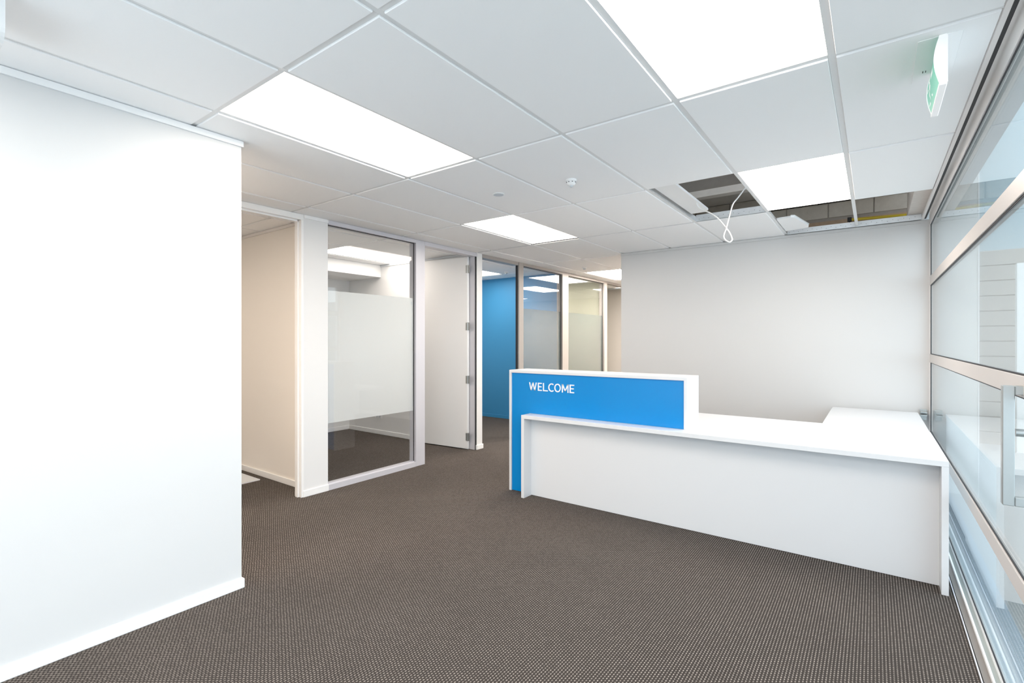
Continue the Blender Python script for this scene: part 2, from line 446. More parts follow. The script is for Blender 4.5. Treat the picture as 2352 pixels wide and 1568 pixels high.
LIGHTS = {}   # (rect, i, j) cells taken by lamps
def fill(rect, yoff, skip, edge_gap=0.004):
    X0, X1, Y0, Y1 = rect
    i0 = math.floor((Y0 - yoff) / 1.2); i1 = math.ceil((Y1 - yoff) / 1.2)
    j0 = math.floor((GX - X1) / 0.6); j1 = math.ceil((GX - X0) / 0.6)
    for i in range(i0, i1):
        ya, yb = 1.2 * i + yoff, 1.2 * (i + 1) + yoff
        for j in range(j0, j1):
            if (i, j) in skip: continue
            xa, xb = gx(j + 1), gx(j)
            x0 = max(xa + HALF, X0 + edge_gap); x1 = min(xb - HALF, X1 - edge_gap)
            y0 = max(ya + HALF, Y0 + edge_gap); y1 = min(yb - HALF, Y1 - edge_gap)
            if x1 - x0 > 0.03 and y1 - y0 > 0.03: put_tile(x0, x1, y0, y1)
    for i in range(i0, i1 + 1):
        y = 1.2 * i + yoff
        if Y0 - 0.001 <= y <= Y1 + 0.001:
            for j in range(j0, j1):
                xa, xb = max(gx(j + 1) + 0.0125, X0), min(gx(j) - 0.0125, X1)
                if xb - xa > 0.03:
                    boxes('cross_bar', [(xa, xb, y - 0.012, y + 0.012, BARZ, BARZ + 0.002), (xa, xb, y - 0.001, y + 0.001, BARZ + 0.002, BARZ + 0.032)], 'bar', ceiling)
    for j in range(j0, j1 + 1):
        x = gx(j)
        if X0 - 0.001 <= x <= X1 + 0.001:
            boxes('main_bar', [(x - 0.012, x + 0.012, Y0, Y1, BARZ, BARZ + 0.002), (x - 0.001, x + 0.001, Y0, Y1, BARZ + 0.002, BARZ + 0.036)], 'bar', ceiling)

G1 = (-6.498, 0.345, -1.6, gy(4) + 0.0001)
G2 = (XP, 0.345, gy(4) + 0.0002, 11.4)
R3 = (-6.498, XP, gy(4) + 0.0002, 6.88)
G3 = (-6.498, XP, 6.88, 11.4)
YO3 = 6.425 - 1.2 * 5
main_lights = {(1, 3): 'lit ceiling panel over the left side, long and near the left wall',
               (1, 0): 'largest lit ceiling panel, cut by the top edge of the picture',
               (3, 0): 'lit ceiling panel beside the open ceiling holes, over the desk',
               (3, 4): 'lit ceiling panel in the middle, near the glazed office door',
               (-1, 3): 'lit ceiling panel near the entrance behind the camera, left one',
               (-1, 0): 'lit ceiling panel near the entrance behind the camera, right one',
               (3, 8): 'lit ceiling panel inside the glazed office by its bulkhead',
               (0, 5): 'unseen light panel added in the hall behind the left wall',  # added out of view so wall bounce brightens the ceiling near the partition
               (0, 8): 'lit ceiling panel inside the first office with the cream wall'}
g2_lights = {(6, 5): 'lit ceiling panel in the corridor beyond the wall end',
             (8, 5): 'second lit ceiling panel farther down the corridor',
             (6, 2): 'unseen light panel added in the open office behind the reception wall, left one',  # three open-office panels added out of view to brighten the corridor
             (7, 3): 'unseen light panel added in the open office behind the reception wall, middle one',
             (8, 0): 'unseen light panel added in the open office behind the reception wall, right one'}
r3_lights = {(4, 8): 'lit ceiling panel inside the blue office'}
g3_lights = {(6, 8): 'lit ceiling panel inside the pale green office', (8, 6): 'lit ceiling panel in the room past the last opening'}
holes1 = {(3, 1)}
holes2 = {(4, 0), (4, -1)}
fill(G1, GY, set(main_lights) | holes1)
fill(G2, GY, set(g2_lights) | holes2)
fill(R3, YO3, set(r3_lights))
fill(G3, GY, set(g3_lights))

def ceiling_light(i, j, yoff, label, group, lamp='lamp'):
    ya, yb = 1.2 * i + yoff, 1.2 * (i + 1) + yoff
    xa, xb = gx(j + 1), gx(j)
    z = BARZ + 0.002
    r = empty('ceiling_light', ((xa + xb) / 2, (ya + yb) / 2, z), label, 'ceiling light', group)
    e = 0.006; w = 0.0075
    boxes('frame', [(xa + e, xb - e, ya + e, ya + e + w, z + .0003, z + 0.012), (xa + e, xb - e, yb - e - w, yb - e, z + .0003, z + 0.012),
                    (xa + e, xa + e + w, ya + e + w, yb - e - w, z + .0003, z + 0.012), (xb - e - w, xb - e, ya + e + w, yb - e - w, z + .0003, z + 0.012)], 'plastic', r)
    box('diffuser', xa + e + w, xb - e - w, ya + e + w, yb - e - w, z + 0.002, z + 0.006, lamp, r)
    box('back_plate', xa + e + w, xb - e - w, ya + e + w, yb - e - w, z + 0.0075, z + 0.012, 'plastic', r)
    return r
for D_, yo in ((main_lights, GY), (g2_lights, GY), (r3_lights, YO3), (g3_lights, GY)):
    for (i, j), lab in D_.items():
        ceiling_light(i, j, yo, lab, 'flat ceiling light panels', 'lamp_rear' if D_ is g2_lights else 'lamp_warm' if (i, j) in ((0, 5), (0, 8)) else 'lamp_blue' if D_ is r3_lights else 'lamp_office' if j >= 6 else 'lamp')

# slab, beam and masonry over the open ceiling cells
o = box('concrete_slab', -6.6, 0.43, -1.7, 11.5, 2.97, 3.12, 'concrete'); tag(o, 'dark raw concrete slab above the open ceiling cells', 'slab', kind='structure')
bm_ = bmesh.new()
bm_box(bm_, -3.9, 0.24, 5.00, 5.10, 2.762, 2.828)
o = finish(bm_, 'steel_beam', MAT['beam'], loc=(-1.5, 5.07, 2.755)); box('upper_web', -3.9, 0.24, 5.04, 5.06, 2.8285, 2.969, 'darkconc', o); tag(o, 'pale steel beam crossing above the open ceiling cell with the cable', 'beam', kind='structure')
pw = box('wall_plenum', -3.9, 0.40, 6.215, 6.35, 2.62, 2.969, 'mortar'); tag(pw, 'concrete block wall above the ceiling behind the reception wall', 'wall', kind='structure')
for r_ in range(2):
    z0 = 2.655 + r_ * 0.157
    xk = 0.39 - (0.2 if r_ else 0.0)
    if r_: box('block', xk + 0.005, 0.39, 6.2, 6.215, z0, z0 + 0.150, 'block', pw, 0.003)
    while xk > -2.4:
        box('block', xk - 0.385, xk - 0.005, 6.2 + random.uniform(0, .003), 6.2149, z0, z0 + 0.150, 'block', pw, 0.003)
        xk -= 0.39
o = box('timber_plate', -2.4, 0.39, 6.19, 6.33, 2.575, 2.619, 'timber'); tag(o, 'tan timber plate under the block wall above the ceiling', 'plate', kind='structure')
o = box('cement_board', 0.250, 0.361, gy(4) - 0.3, 5.9, CH + 0.055, 2.969, 'board'); tag(o, 'pale boxed board beside the right ceiling hole next to the glass', 'board', kind='structure')
# track on top of the reception wall
tr_ = empty('wall_track', (-1, YB, CH), 'galvanised steel track on top of the wall in the open ceiling cells', 'track', kind='structure')
boxes('channel', [(gx(1) + 0.012, 0.345, YB - 0.014, YB - 0.012, CH + 0.002, CH + 0.052), (gx(1) + 0.012, 0.345, YB - 0.012, YB + 0.09, CH + 0.002, CH + 0.005)], 'galv', tr_)
bm_ = bmesh.new()
for k in range(26):
    x = gx(1) + 0.03 + k * 0.04
    bm_box(bm_, x, x + 0.004, YB - 0.0152, YB - 0.0141, CH + 0.018 + 0.012 * (k % 2), CH + 0.022 + 0.012 * (k % 2))
finish(bm_, 'punched_hole', MAT['dark'], tr_)
# galvanised runner seen at the far side of the cable cell
rn = empty('grid_runner', (gx(1.5), gy(4), CH), 'galvanised punched runner edging the ceiling cell with the cable', 'runner', kind='structure')
box('web', gx(2) + 0.014, gx(1) - 0.014, gy(4) - 0.0125, gy(4) - 0.0110, CH + 0.004, CH + 0.062, 'galv', rn)
box('side_web', gx(2) + 0.0125, gx(2) + 0.0138, gy(3) + 0.013, gy(4) - 0.0127, CH + 0.004, CH + 0.05, 'galv', rn)
bm_ = bmesh.new()
for k in range(13):
    x = gx(2) + 0.04 + k * 0.042
    bm_box(bm_, x, x + 0.004, gy(4) - 0.0136, gy(4) - 0.0126, CH + 0.02 + 0.012 * (k % 2), CH + 0.024 + 0.012 * (k % 2))
finish(bm_, 'punched_hole', MAT['dark'], rn)
# perimeter angle along the glass
o = box('trim_7', 0.3455, 0.362, -1.6, 5.765, CH - 0.002, CH + 0.022, 'frame'); tag(o, 'pale perimeter angle between the ceiling tiles and the glass wall', 'trim', kind='structure')
o = box('gap_shade_strip', 0.3625, 0.378, -1.6, 5.765, CH + 0.004, CH + 0.014, 'black'); tag(o, 'black strip standing in for the shade of the gap between the ceiling edge and the glass wall', 'trim', kind='structure')  # dark strip paints the shade of the open gap

# ------------------------------------------------------------------ window_1: the shopfront glazing on the right
w1 = empty('window_1', (XG, 2.5, 0), 'tall glazed shopfront wall with pale rails on the right', 'window', kind='structure')
Y0s, Y1s = -1.6, YB - 0.002
FD = 0.055
box('head_rail', XG, XG + FD, Y0s, Y1s, 2.386, 2.56, 'frame', w1)
GZ = XG + 0.011
def rail(z0, z1, nm='rail'):
    box(nm, XG, XG + 0.038, Y0s, Y1s - 0.05, z0, z1, 'rail', w1, 0.0015)
rail(1.845, 1.922); rail(1.161, 1.233); rail(0.479, 0.546)
box('end_post', XG + .0005, XG + FD, Y1s - 0.05, Y1s, 0.02, 2.386, 'frame', w1)
for z0, z1 in ((0.028, 0.479), (0.546, 1.161), (1.233, 1.845), (1.922, 2.386)):
    box('glass_pane', GZ, GZ + 0.006, Y0s, Y1s - 0.05, z0, z1, 'glass_shop', w1)
    boxes('seal', [(GZ - 0.005, GZ - 0.0003, Y0s, Y1s - 0.0503, z0, z0 + 0.006), (GZ - 0.005, GZ - 0.0003, Y0s, Y1s - 0.0503, z1 - 0.006, z1),
                   (GZ - 0.005, GZ - 0.0003, Y1s - 0.058, Y1s - 0.0503, z0 + 0.006, z1 - 0.006)], 'black', w1)
boxes('sill', [(0.376, 0.383, Y0s, Y1s, 0, 0.022), (XG + 0.004, XG + 0.018, Y0s, Y1s, 0, 0.028)], 'trim', w1)
box('sill_groove', 0.3832, XG + 0.0038, Y0s, Y1s, -0.01, 0.008, 'groove', w1)
box('sill_channel', 0.352, 0.3758, Y0s, Y1s, -0.02, 0.006, 'sillgrey', w1)
box('edge_strip', 0.3432, 0.3475, Y0s, Y1s, -0.02, 0.008, 'alu', w1)
box('channel_gap', 0.3476, 0.3518, Y0s, Y1s, -0.03, -0.004, 'black', w1)
# pull handle on the glass
hb = bmesh.new()
HY = 2.33
bm_box(hb, 0.350, 0.380, HY - 0.012, HY + 0.018, 0.798, 1.2005, 0.002)
bm_box(hb, 0.3802, GZ - 0.0002, HY - 0.012, HY + 0.018, 1.1705, 1.2005, 0.002)
bm_box(hb, 0.3802, GZ - 0.0002, HY - 0.012, HY + 0.018, 0.798, 0.828, 0.002)
finish(hb, 'pull_handle', MAT['steel'], w1, 'square brushed steel pull handle')
hb = bmesh.new()
bm_cyl(hb, (0.388, HY + 0.03, 1.04), (1, 0, 0), 0.013, 0.029, 20)
finish(hb, 'lock_cylinder', MAT['steel'], w1, smooth=False)

# ------------------------------------------------------------------ interior glazing and doors in the left partition
FX0, FX1 = XP - 0.10, XP + 0.004
# door_1: cased opening of the first office
d1 = empty('door_1', (XP, 1.9, 0), 'white cased doorway of the first office, with no door in view', 'doorway', kind='structure')
box('jamb', FX0, FX1, 2.338, 2.3615, 0, 2.392, 'trim', d1, 0.002)
box('door_stop', FX0 + 0.03, FX1 - 0.035, 2.324, 2.3378, 0, 2.380, 'trim', d1, 0.002)
box('jamb', FX0, FX1, 1.401, 1.424, 0, 2.392, 'trim', d1, 0.002)
box('head', FX0, FX1, 1.401, 2.3615, 2.3925, CH - 0.003, 'trim', d1, 0.002)
box('head_stop', FX0 + 0.03, FX1 - 0.035, 1.4243, 2.3235, 2.378, 2.392, 'trim', d1)
box('strike_plate', FX0 + 0.012, FX0 + 0.026, 2.3355, 2.3378, 0.855, 0.915, 'steel', d1, label='small steel strike plate')

# window_2: glazed office front
GXI = XP - 0.030
def glazing(name, y0, y1, label, zs=0.05, zt=2.403, film=(0.60, 1.81), post=None, matf='alu', left=None, fmat='film'):
    w = empty(name, (XP, (y0 + y1) / 2, 0), label, 'window', kind='structure')
    box('sill', FX0, FX1, y0, y1, 0, zs, matf, w)
    box('head', FX0, FX1, y0, y1, zt, CH - 0.003, matf, w)
    gp_ = box('glass_pane', GXI - 0.006, GXI, y0 + .0003, y1 - .0003, zs, zt, 'glass', w)
    boxes('seal', [(GXI + .0004, GXI + .005, y1 - .008, y1 - .0004, zs, zt), (GXI + .0004, GXI + .005, y0 + .0004, y1 - .0084, zt - .006, zt), (GXI + .0004, GXI + .005, y0 + .0004, y1 - .0084, zs, zs + .004)], 'black', w)
    box('bead', GXI + 0.0055, GXI + 0.014, y0 + .0005, y1 - .0086, zs, zs + 0.010, matf, w)
    if film: box('frosted_film', GXI - 0.0078, GXI - 0.0066, y0 + .0005, y1 - .0005, film[0], film[1], fmat, gp_, label='frosted film on the middle of the pane')
    if left: box('post', FX0, FX1, left[0], left[1], 0, CH - 0.003, matf, w)
    if post: box('post', FX0, FX1, post[0], post[1], 0, CH - 0.003, matf, w, 0.0015)
    return w
w2 = glazing('window_2', 2.6, 3.655, 'glazed front of the first glass office with a frosted band', post=(3.6552, 3.785))
# the office number on the pane
nb = bmesh.new()
bm_prism(nb, [(3.622, 1.735), (3.628, 1.735), (3.628, 1.772), (3.624, 1.772), (3.612, 1.762), (3.614, 1.758), (3.622, 1.764)], 'x', GXI + 0.0005, GXI + 0.0015)
finish(nb, 'office_number', MAT['greyplastic'], w2, 'small grey figure one')

# door_2: open white door of the glazed office
d2 = empty('door_2', (XP, 4.2, 0), 'white flush door standing open into the glazed office', 'door', kind='structure')
box('head', FX0, FX1, 3.7852, 4.6675, 2.3955, CH - 0.003, 'alu', d2)
box('jamb', FX0, XP - 0.020, 4.645, 4.6675, 0, 2.3952, 'alu', d2)
box('seal', XP - 0.0195, XP - 0.008, 4.652, 4.6672, 0, 2.3952, 'black', d2)
HX, HYd = -4.064, 4.628
DW, DT = 0.775, 0.037
lf = bmesh.new(); bm_box(lf, -DW, 0, -DT, 0, 0.012, 2.392, 0.0015)
A_ = math.radians(5.2)
rotm = Matrix.Translation((HX, HYd, 0)) @ Matrix.Rotation(A_, 4, 'Z')
lf.transform(rotm)
leaf = finish(lf, 'door_leaf', MAT['door'], d2)
for z in (0.16, 0.87, 1.53, 2.24):
    hg = bmesh.new()
    bm_box(hg, 0.001, 0.0035, -DT + 0.004, 0.0, z - 0.048, z + 0.048)
    bm_box(hg, -0.024, 0.001, -DT - 0.0022, -DT - 0.0002, z - 0.048, z + 0.048)
    bm_cyl(hg, (0.006, -DT - 0.004, z - 0.05), (0, 0, 1), 0.0065, 0.100, 12)
    bm_box(hg, 0.010, 0.034, -DT - 0.0022, -DT - 0.0002, z - 0.048, z + 0.048)
    hg.transform(rotm)
    finish(hg, 'hinge', MAT['steel'], leaf)

# door_3: opening of the blue office
d3 = empty('door_3', (XP, 5.2, 0), 'open doorway into the blue office, with a dark seal on its jamb', 'doorway', kind='structure')
box('head', FX0, FX1, 4.7735, 5.545, 2.397, CH - 0.003, 'beige', d3)
box('jamb', -4.02, FX1, 5.562, 5.672, 0, CH - 0.003, 'beige', d3, 0.0015)
box('seal', -4.018, -3.986, 5.552, 5.5617, 0, CH - 0.003, 'black', d3)
w3 = glazing('window_3', 5.6725, 6.745, 'glass pane of the blue office with a frosted band', post=(6.7455, 6.935), matf='beige', fmat='film_clear')
w4 = glazing('window_4', 6.9355, 8.245, 'glass pane of the pale green office with a frosted band', post=(8.2455, 8.365), matf='beige', fmat='film_clear')
d4 = empty('door_4', (XP, 8.9, 0), 'cased opening at the far end of the corridor', 'doorway', kind='structure')
box('head', FX0, FX1, 8.3655, 9.465, 2.41, CH - 0.003, 'beige', d4)

# ------------------------------------------------------------------ reception desk
ZT = 0.712
XL, XR = -2.449, 0.321
YF, YPN = 3.465, 3.575
desk = empty('reception_desk', (-1.06, 4.0, 0), 'long white reception desk with a raised blue fascia reading WELCOME', 'reception desk')
YD = 4.51
box('worktop', XL, XR, YF, YD, ZT - 0.030, ZT, 'lam', desk, 0.001)
box('end_panel', XL, XL + 0.030, YF, 3.5985, 0, ZT - 0.0302, 'lam', desk, 0.001)
box('end_panel', XR - 0.030, XR, YF, YD, 0, ZT - 0.0302, 'lam', desk, 0.001)
box('front_panel', XL + 0.0302, XR - 0.0302, YPN, YPN + 0.018, 0.004, ZT - 0.0302, 'lam', desk)
# raised blue fascia box
BX0, BX1, BY0, BY1, BZ = -2.668, -1.078, 3.588, 3.875, 1.088
box('hutch_side', BX0, BX0 + 0.024, BY0, BY1, 0, BZ - 0.0242, 'lam', desk, 0.001)
box('hutch_top', BX0, BX1, BY0, BY1, BZ - 0.024, BZ, 'lam', desk, 0.001)
box('hutch_end', BX1 - 0.024, BX1, BY0, BY1, ZT + 0.0003, BZ - 0.0242, 'lam', desk, 0.001)
fb = bmesh.new()
bm_prism(fb, [(BX0 + .0243, 0.003), (XL + 0.0, 0.003), (XL + 0.0, ZT + 0.0004), (BX1 - .0243, ZT + 0.0004), (BX1 - .0243, BZ - .0245), (BX0 + .0243, BZ - .0245)], 'y', BY0 + 0.012, BY0 + 0.028)
fascia = finish(fb, 'blue_fascia', MAT['blue'], desk, 'glossy blue fascia panel')
box('hutch_back', BX0 + .0243, BX1 - .0243, BY1 - 0.02, BY1 - 0.002, ZT + 0.0004, BZ - .0245, 'lam', desk)
gm = bmesh.new(); bm_cyl(gm, (-0.68, 4.02, ZT + 0.0002), (0, 0, 1), 0.032, 0.0025, 28)
finish(gm, 'cable_grommet', MAT['plastic'], desk)
# raised letters
LZ0, LZ1, LY0, LY1, S = 0.916, 0.986, BY0 + 0.006, BY0 + 0.0119, 0.0098
def seg(bm, p, q, w=S):
    p, q = Vector((p[0], p[1])), Vector((q[0], q[1])); d = (q - p).normalized(); n = Vector((-d.y, d.x)) * w / 2
    bm_prism(bm, [p + n, q + n, q - n, p - n], 'y', LY0, LY1)
def hbar(bm, x0, x1, zc, w=S): bm_prism(bm, [(x0, zc - w / 2), (x1, zc - w / 2), (x1, zc + w / 2), (x0, zc + w / 2)], 'y', LY0, LY1)
def vbar(bm, xc, w=S): bm_prism(bm, [(xc - w / 2, LZ0), (xc + w / 2, LZ0), (xc + w / 2, LZ1), (xc - w / 2, LZ1)], 'y', LY0, LY1)
def poly(bm, pts): bm_prism(bm, pts, 'y', LY0, LY1)
def arc(bm, xc, rx, a0, a1, n=28):
    zc = (LZ0 + LZ1) / 2; rz = (LZ1 - LZ0) / 2 + 0.001
    for k in range(n):
        t0 = a0 + (a1 - a0) * k / n; t1 = a0 + (a1 - a0) * (k + 1) / n
        P = lambda t, s: (xc + (rx - s) * math.cos(t), zc + (rz - s) * math.sin(t))
        poly(bm, [P(t0, 0), P(t1, 0), P(t1, S * .95), P(t0, S * .95)])
H2 = S / 2
b = bmesh.new()                                                    # W
for a_, c_ in (((-2.454, LZ1), (-2.433, LZ0)), ((-2.433, LZ0), (-2.414, LZ1)), ((-2.414, LZ1), (-2.395, LZ0)), ((-2.395, LZ0), (-2.374, LZ1))):
    x0, z0 = a_; x1, z1 = c_
    if z0 > z1: poly(b, [(x0 + (0 if x0 < -2.45 else -H2 * .9), z0), (x0 + S * .95 + (0 if x0 < -2.45 else -H2 * .9), z0), (x1 + H2 * .95, z1), (x1 - H2 * .95, z1)])
    else: poly(b, [(x0 - H2 * .95, z0), (x0 + H2 * .95, z0), (x1 + (H2 * .9 if x1 < -2.38 else 0), z1), (x1 - S * .95 + (H2 * .9 if x1 < -2.38 else 0), z1)])
finish(b, 'letter', MAT['plastic'], fascia)
def letter_E(x0, x1):
    b = bmesh.new(); vbar(b, x0 + H2)
    hbar(b, x0 + S, x1, LZ1 - H2 * .92, S * .92); hbar(b, x0 + S, x1 - 0.004, (LZ0 + LZ1) / 2 + .001, S * .92); hbar(b, x0 + S, x1, LZ0 + H2 * .92, S * .92)
    finish(b, 'letter', MAT['plastic'], fascia)
letter_E(-2.362, -2.321)
b = bmesh.new(); vbar(b, -2.309 + H2); hbar(b, -2.309 + S, -2.260, LZ0 + H2 * .92, S * .92); finish(b, 'letter', MAT['plastic'], fascia)
b = bmesh.new(); arc(b, -2.2215, 0.033, math.radians(52), math.radians(308)); finish(b, 'letter', MAT['plastic'], fascia)
b = bmesh.new(); arc(b, -2.1625, 0.0315, 0, 2 * math.pi, 40); finish(b, 'letter', MAT['plastic'], fascia)
b = bmesh.new(); vbar(b, -2.120 + H2); vbar(b, -2.056 - H2)
poly(b, [(-2.1195, LZ1), (-2.1085, LZ1), (-2.0835, LZ0 + .012), (-2.0925, LZ0 + .012)]); poly(b, [(-2.0565, LZ1), (-2.0675, LZ1), (-2.0925, LZ0 + .012), (-2.0835, LZ0 + .012)])
finish(b, 'letter', MAT['plastic'], fascia)
letter_E(-2.045, -2.003)

# return cabinet behind the desk
ret = empty('desk_return', (0, 5.1, 0), 'white return unit joining the reception desk to the rear wall', 'desk')
box('worktop', -0.322, 0.318, YD + 0.001, 5.69, ZT - 0.030, ZT - 0.0005, 'lam', ret, 0.001)
box('side_panel', -0.318, -0.300, YD + 0.02, 5.68, 0, ZT - 0.0302, 'lam', ret)
box('side_panel', 0.296, 0.314, YD + 0.02, 5.68, 0, ZT - 0.0302, 'lam', ret)
box('rear_panel', -0.2998, 0.2958, 5.66, 5.678, 0, ZT - 0.0302, 'lam', ret)

# bracket by the glass end post
br = empty('wall_bracket', (0.36, 5.69, 0.66), 'small dark steel bracket behind the desk return, in the corner by the glass', 'bracket')
boxes('plate', [(0.335, 0.385, YB - 0.008, YB - 0.0145, 0.640, 0.735)], 'steel', br)
boxes('arm', [(0.335, 0.380, 5.66, YB - 0.0147, 0.715, 0.723), (0.335, 0.380, 5.64, YB - 0.0147, 0.690, 0.698)], 'steel', br, 0.001)

# ------------------------------------------------------------------ ceiling fittings
def at(x, y): return (x, y, CH)
sd = empty('smoke_detector', (-1.655, 2.93, CH), 'white round smoke detector on a tile over the middle of the room', 'smoke detector')
b = bmesh.new(); bm_lathe(b, at(-1.655, 2.93), [(0.037, -0.0002), (0.037, -0.010), (0.033, -0.014)]); finish(b, 'base', MAT['plastic'], sd)
b = bmesh.new(); bm_lathe(b, at(-1.655, 2.93), [(0.030, -0.0142), (0.031, -0.024), (0.024, -0.036), (0.016, -0.040)]); finish(b, 'housing', MAT['plastic'], sd, smooth=False)
b = bmesh.new(); bm_lathe(b, at(-1.655, 2.93), [(0.012, -0.0402), (0.012, -0.047), (0.006, -0.051)]); finish(b, 'sensor', MAT['greyplastic'], sd)
b = bmesh.new()
for k in range(8):
    a_ = 2 * math.pi * k / 8
    bm_box(b, -1.655 + .0302 * math.cos(a_) - .003, -1.655 + .0302 * math.cos(a_) + .003, 2.93 + .0302 * math.sin(a_) - .003, 2.93 + .0302 * math.sin(a_) + .003, CH - .022, CH - .018)
finish(b, 'slot', MAT['dark'], sd)
dc = empty('ceiling_disc', (-2.252, 2.895, CH), 'flat pale grey disc cover set in a tile near the smoke detector', 'cover plate')
b = bmesh.new(); bm_lathe(b, at(-2.252, 2.895), [(0.045, -0.0002), (0.045, -0.004), (0.040, -0.006)]); finish(b, 'rim', MAT['plastic'], dc)
b = bmesh.new(); bm_lathe(b, at(-2.252, 2.895), [(0.038, -0.0061), (0.038, -0.0075), (0.034, -0.0085)]); finish(b, 'plate', MAT['greyplastic'], dc)
def sprinkler(x, y, label):
    s = empty('small_detector', (x, y, CH), label, 'detector')
    b = bmesh.new(); bm_lathe(b, at(x, y), [(0.034, -0.0002), (0.034, -0.010), (0.028, -0.014)]); finish(b, 'base', MAT['plastic'], s)
    b = bmesh.new(); bm_lathe(b, at(x, y), [(0.022, -0.0142), (0.020, -0.030), (0.012, -0.036)]); finish(b, 'sensor', MAT['greyplastic'], s)
sprinkler(-3.468, 6.54, 'small white detector on the corridor ceiling before the lit panel')
sprinkler(-4.693, 6.231, 'small white detector on the ceiling of the blue office')

# exit sign
ex = empty('exit_sign', (0.19, 2.47, CH), 'green and white exit sign hanging from the ceiling by the glass wall', 'exit sign')
box('ceiling_plate', 0.128, 0.254, 2.328, 2.694, CH - 0.0025, CH - 0.0002, 'tile', ex, 0.0008)
EY0, EY1 = 2.318, 2.632
def arc_prof(x0, bulge, z0, z1, n=14):
    return [(x0 - bulge * math.sin(math.pi * k / n), z0 + (z1 - z0) * k / n) for k in range(n + 1)]
ZB, ZTOP = 2.265, CH - 0.0028
b = bmesh.new(); bm_prism(b, [(0.2065, ZB + .006), (0.2065, ZTOP)] + arc_prof(0.189, 0.014, ZB + .006, ZTOP)[::-1], 'y', EY0 + 0.006, EY1 - 0.006)
finish(b, 'lit_face', MAT['green'], ex)
cap = [(0.208, ZB + .0062), (0.208, ZTOP)] + arc_prof(0.1875, 0.0155, ZB + .0062, ZTOP)[::-1]
for y0 in (EY0, EY1 - 0.0058):
    b = bmesh.new(); bm_prism(b, cap, 'y', y0, y0 + 0.0058); finish(b, 'end_cap', MAT['signwhite'], ex)
box('bottom_edge', 0.186, 0.209, EY0, EY1, ZB - 0.003, ZB + 0.0058, 'signwhite', ex, 0.002)
box('back_cover', 0.2067, 0.2115, EY0 + .0062, EY1 - .0062, ZB + .0062, ZTOP, 'signwhite', ex)
# pictogram: doorway, running figure and arrow as flat shapes bent over the curved face
def on_face(pts):
    b = bmesh.new()
    out = []
    for y, t in pts:
        x = 0.189 - 0.014 * math.sin(math.pi * t) - 0.0006
        out.append(b.verts.new((x, y, ZB + .006 + (ZTOP - ZB - .006) * t)))
    b.faces.new(out)
    return finish(b, 'pictogram', MAT['signwhite'], ex)
for pts in ([(2.57, .15), (2.61, .15), (2.61, .5), (2.57, .5)], [(2.57, .5), (2.61, .5), (2.61, .85), (2.57, .85)],
            [(2.40, .45), (2.46, .45), (2.46, .55), (2.40, .55)], [(2.40, .32), (2.40, .68), (2.365, .5)],
            [(2.50, .45), (2.53, .40), (2.55, .62), (2.52, .70)], [(2.50, .45), (2.53, .40), (2.50, .15), (2.485, .15)],
            [(2.53, .42), (2.555, .30), (2.55, .18), (2.535, .30)], [(2.525, .74), (2.54, .74), (2.54, .84), (2.525, .84)]):
    on_face(pts)
boxes('test_slot', [(0.158, 0.1605, 2.590, 2.606, CH - .0036, CH - .0026), (0.167, 0.1695, 2.590, 2.606, CH - .0036, CH - .0026)], 'dark', ex)

# rounded fitting at the top left
b = bmesh.new()
def rounded(x0, x1, z0, z1, r, n=6):
    out = []
    for cx_, cz_, a0 in ((x1 - r, z0 + r, -90), (x1, z1, None), (x0, z1, None), (x0 + r, z0 + r, 180)):
        if a0 is None: out.append((cx_, cz_))
        else: out += [(cx_ + r * math.cos(math.radians(a0 + 90 * k / n)), cz_ + r * math.sin(math.radians(a0 + 90 * k / n))) for k in range(n + 1)]
    return out
hf = empty('hanging_fitting', (-2.33, 0.16, CH), 'white rounded ceiling fitting cut off at the top left corner of the picture', 'fitting')
b = bmesh.new(); bm_prism(b, rounded(-2.46, -2.198, 2.295, CH - 0.0002, 0.05), 'y', 0.02, 0.305); finish(b, 'housing', MAT['plastic'], hf)
b = bmesh.new(); bm_box(b, -2.43, -2.23, 0.05, 0.275, 2.290, 2.2948, 0.001); finish(b, 'cover', MAT['trim'], hf)

# spare lamp panel lying in the first open cell
sp = empty('spare_panel', (-1.22, 3.95, CH + 0.02), 'white unlit panel pushed into the open ceiling cell beside the cable', 'light panel')
b = bmesh.new()
bm_prism(b, [(-1.300, 3.42), (-1.150, 3.42), (-1.150, 4.40), (-1.175, 4.45), (-1.300, 4.45)], 'z', CH + 0.030, CH + 0.042)
finish(b, 'panel', MAT['plastic'], sp)
box('rim', -1.1498, -1.145, 3.42, 4.40, CH + 0.028, CH + 0.046, 'trim', sp)
# tile offcut in the second open cell
of = empty('tile_offcut', (-0.6, 5.3, CH + 0.02), 'white cut piece of ceiling tile lying in the open cell past the lit panel', 'ceiling tile')
b = bmesh.new()
bm_prism(b, [(-0.715, 5.05), (-0.60, 5.03), (-0.575, 5.05), (-0.505, 5.50), (-0.515, 5.58), (-0.715, 5.64)], 'z', CH + 0.012, CH + 0.028)
finish(b, 'core', MAT['tile'], of)
b = bmesh.new()
bm_prism(b, [(-0.600, 5.025), (-0.570, 5.045), (-0.500, 5.50), (-0.503, 5.51), (-0.574, 5.055), (-0.600, 5.0295)], 'z', CH + 0.0285, CH + 0.034)
finish(b, 'edge_lip', MAT['trim'], of)
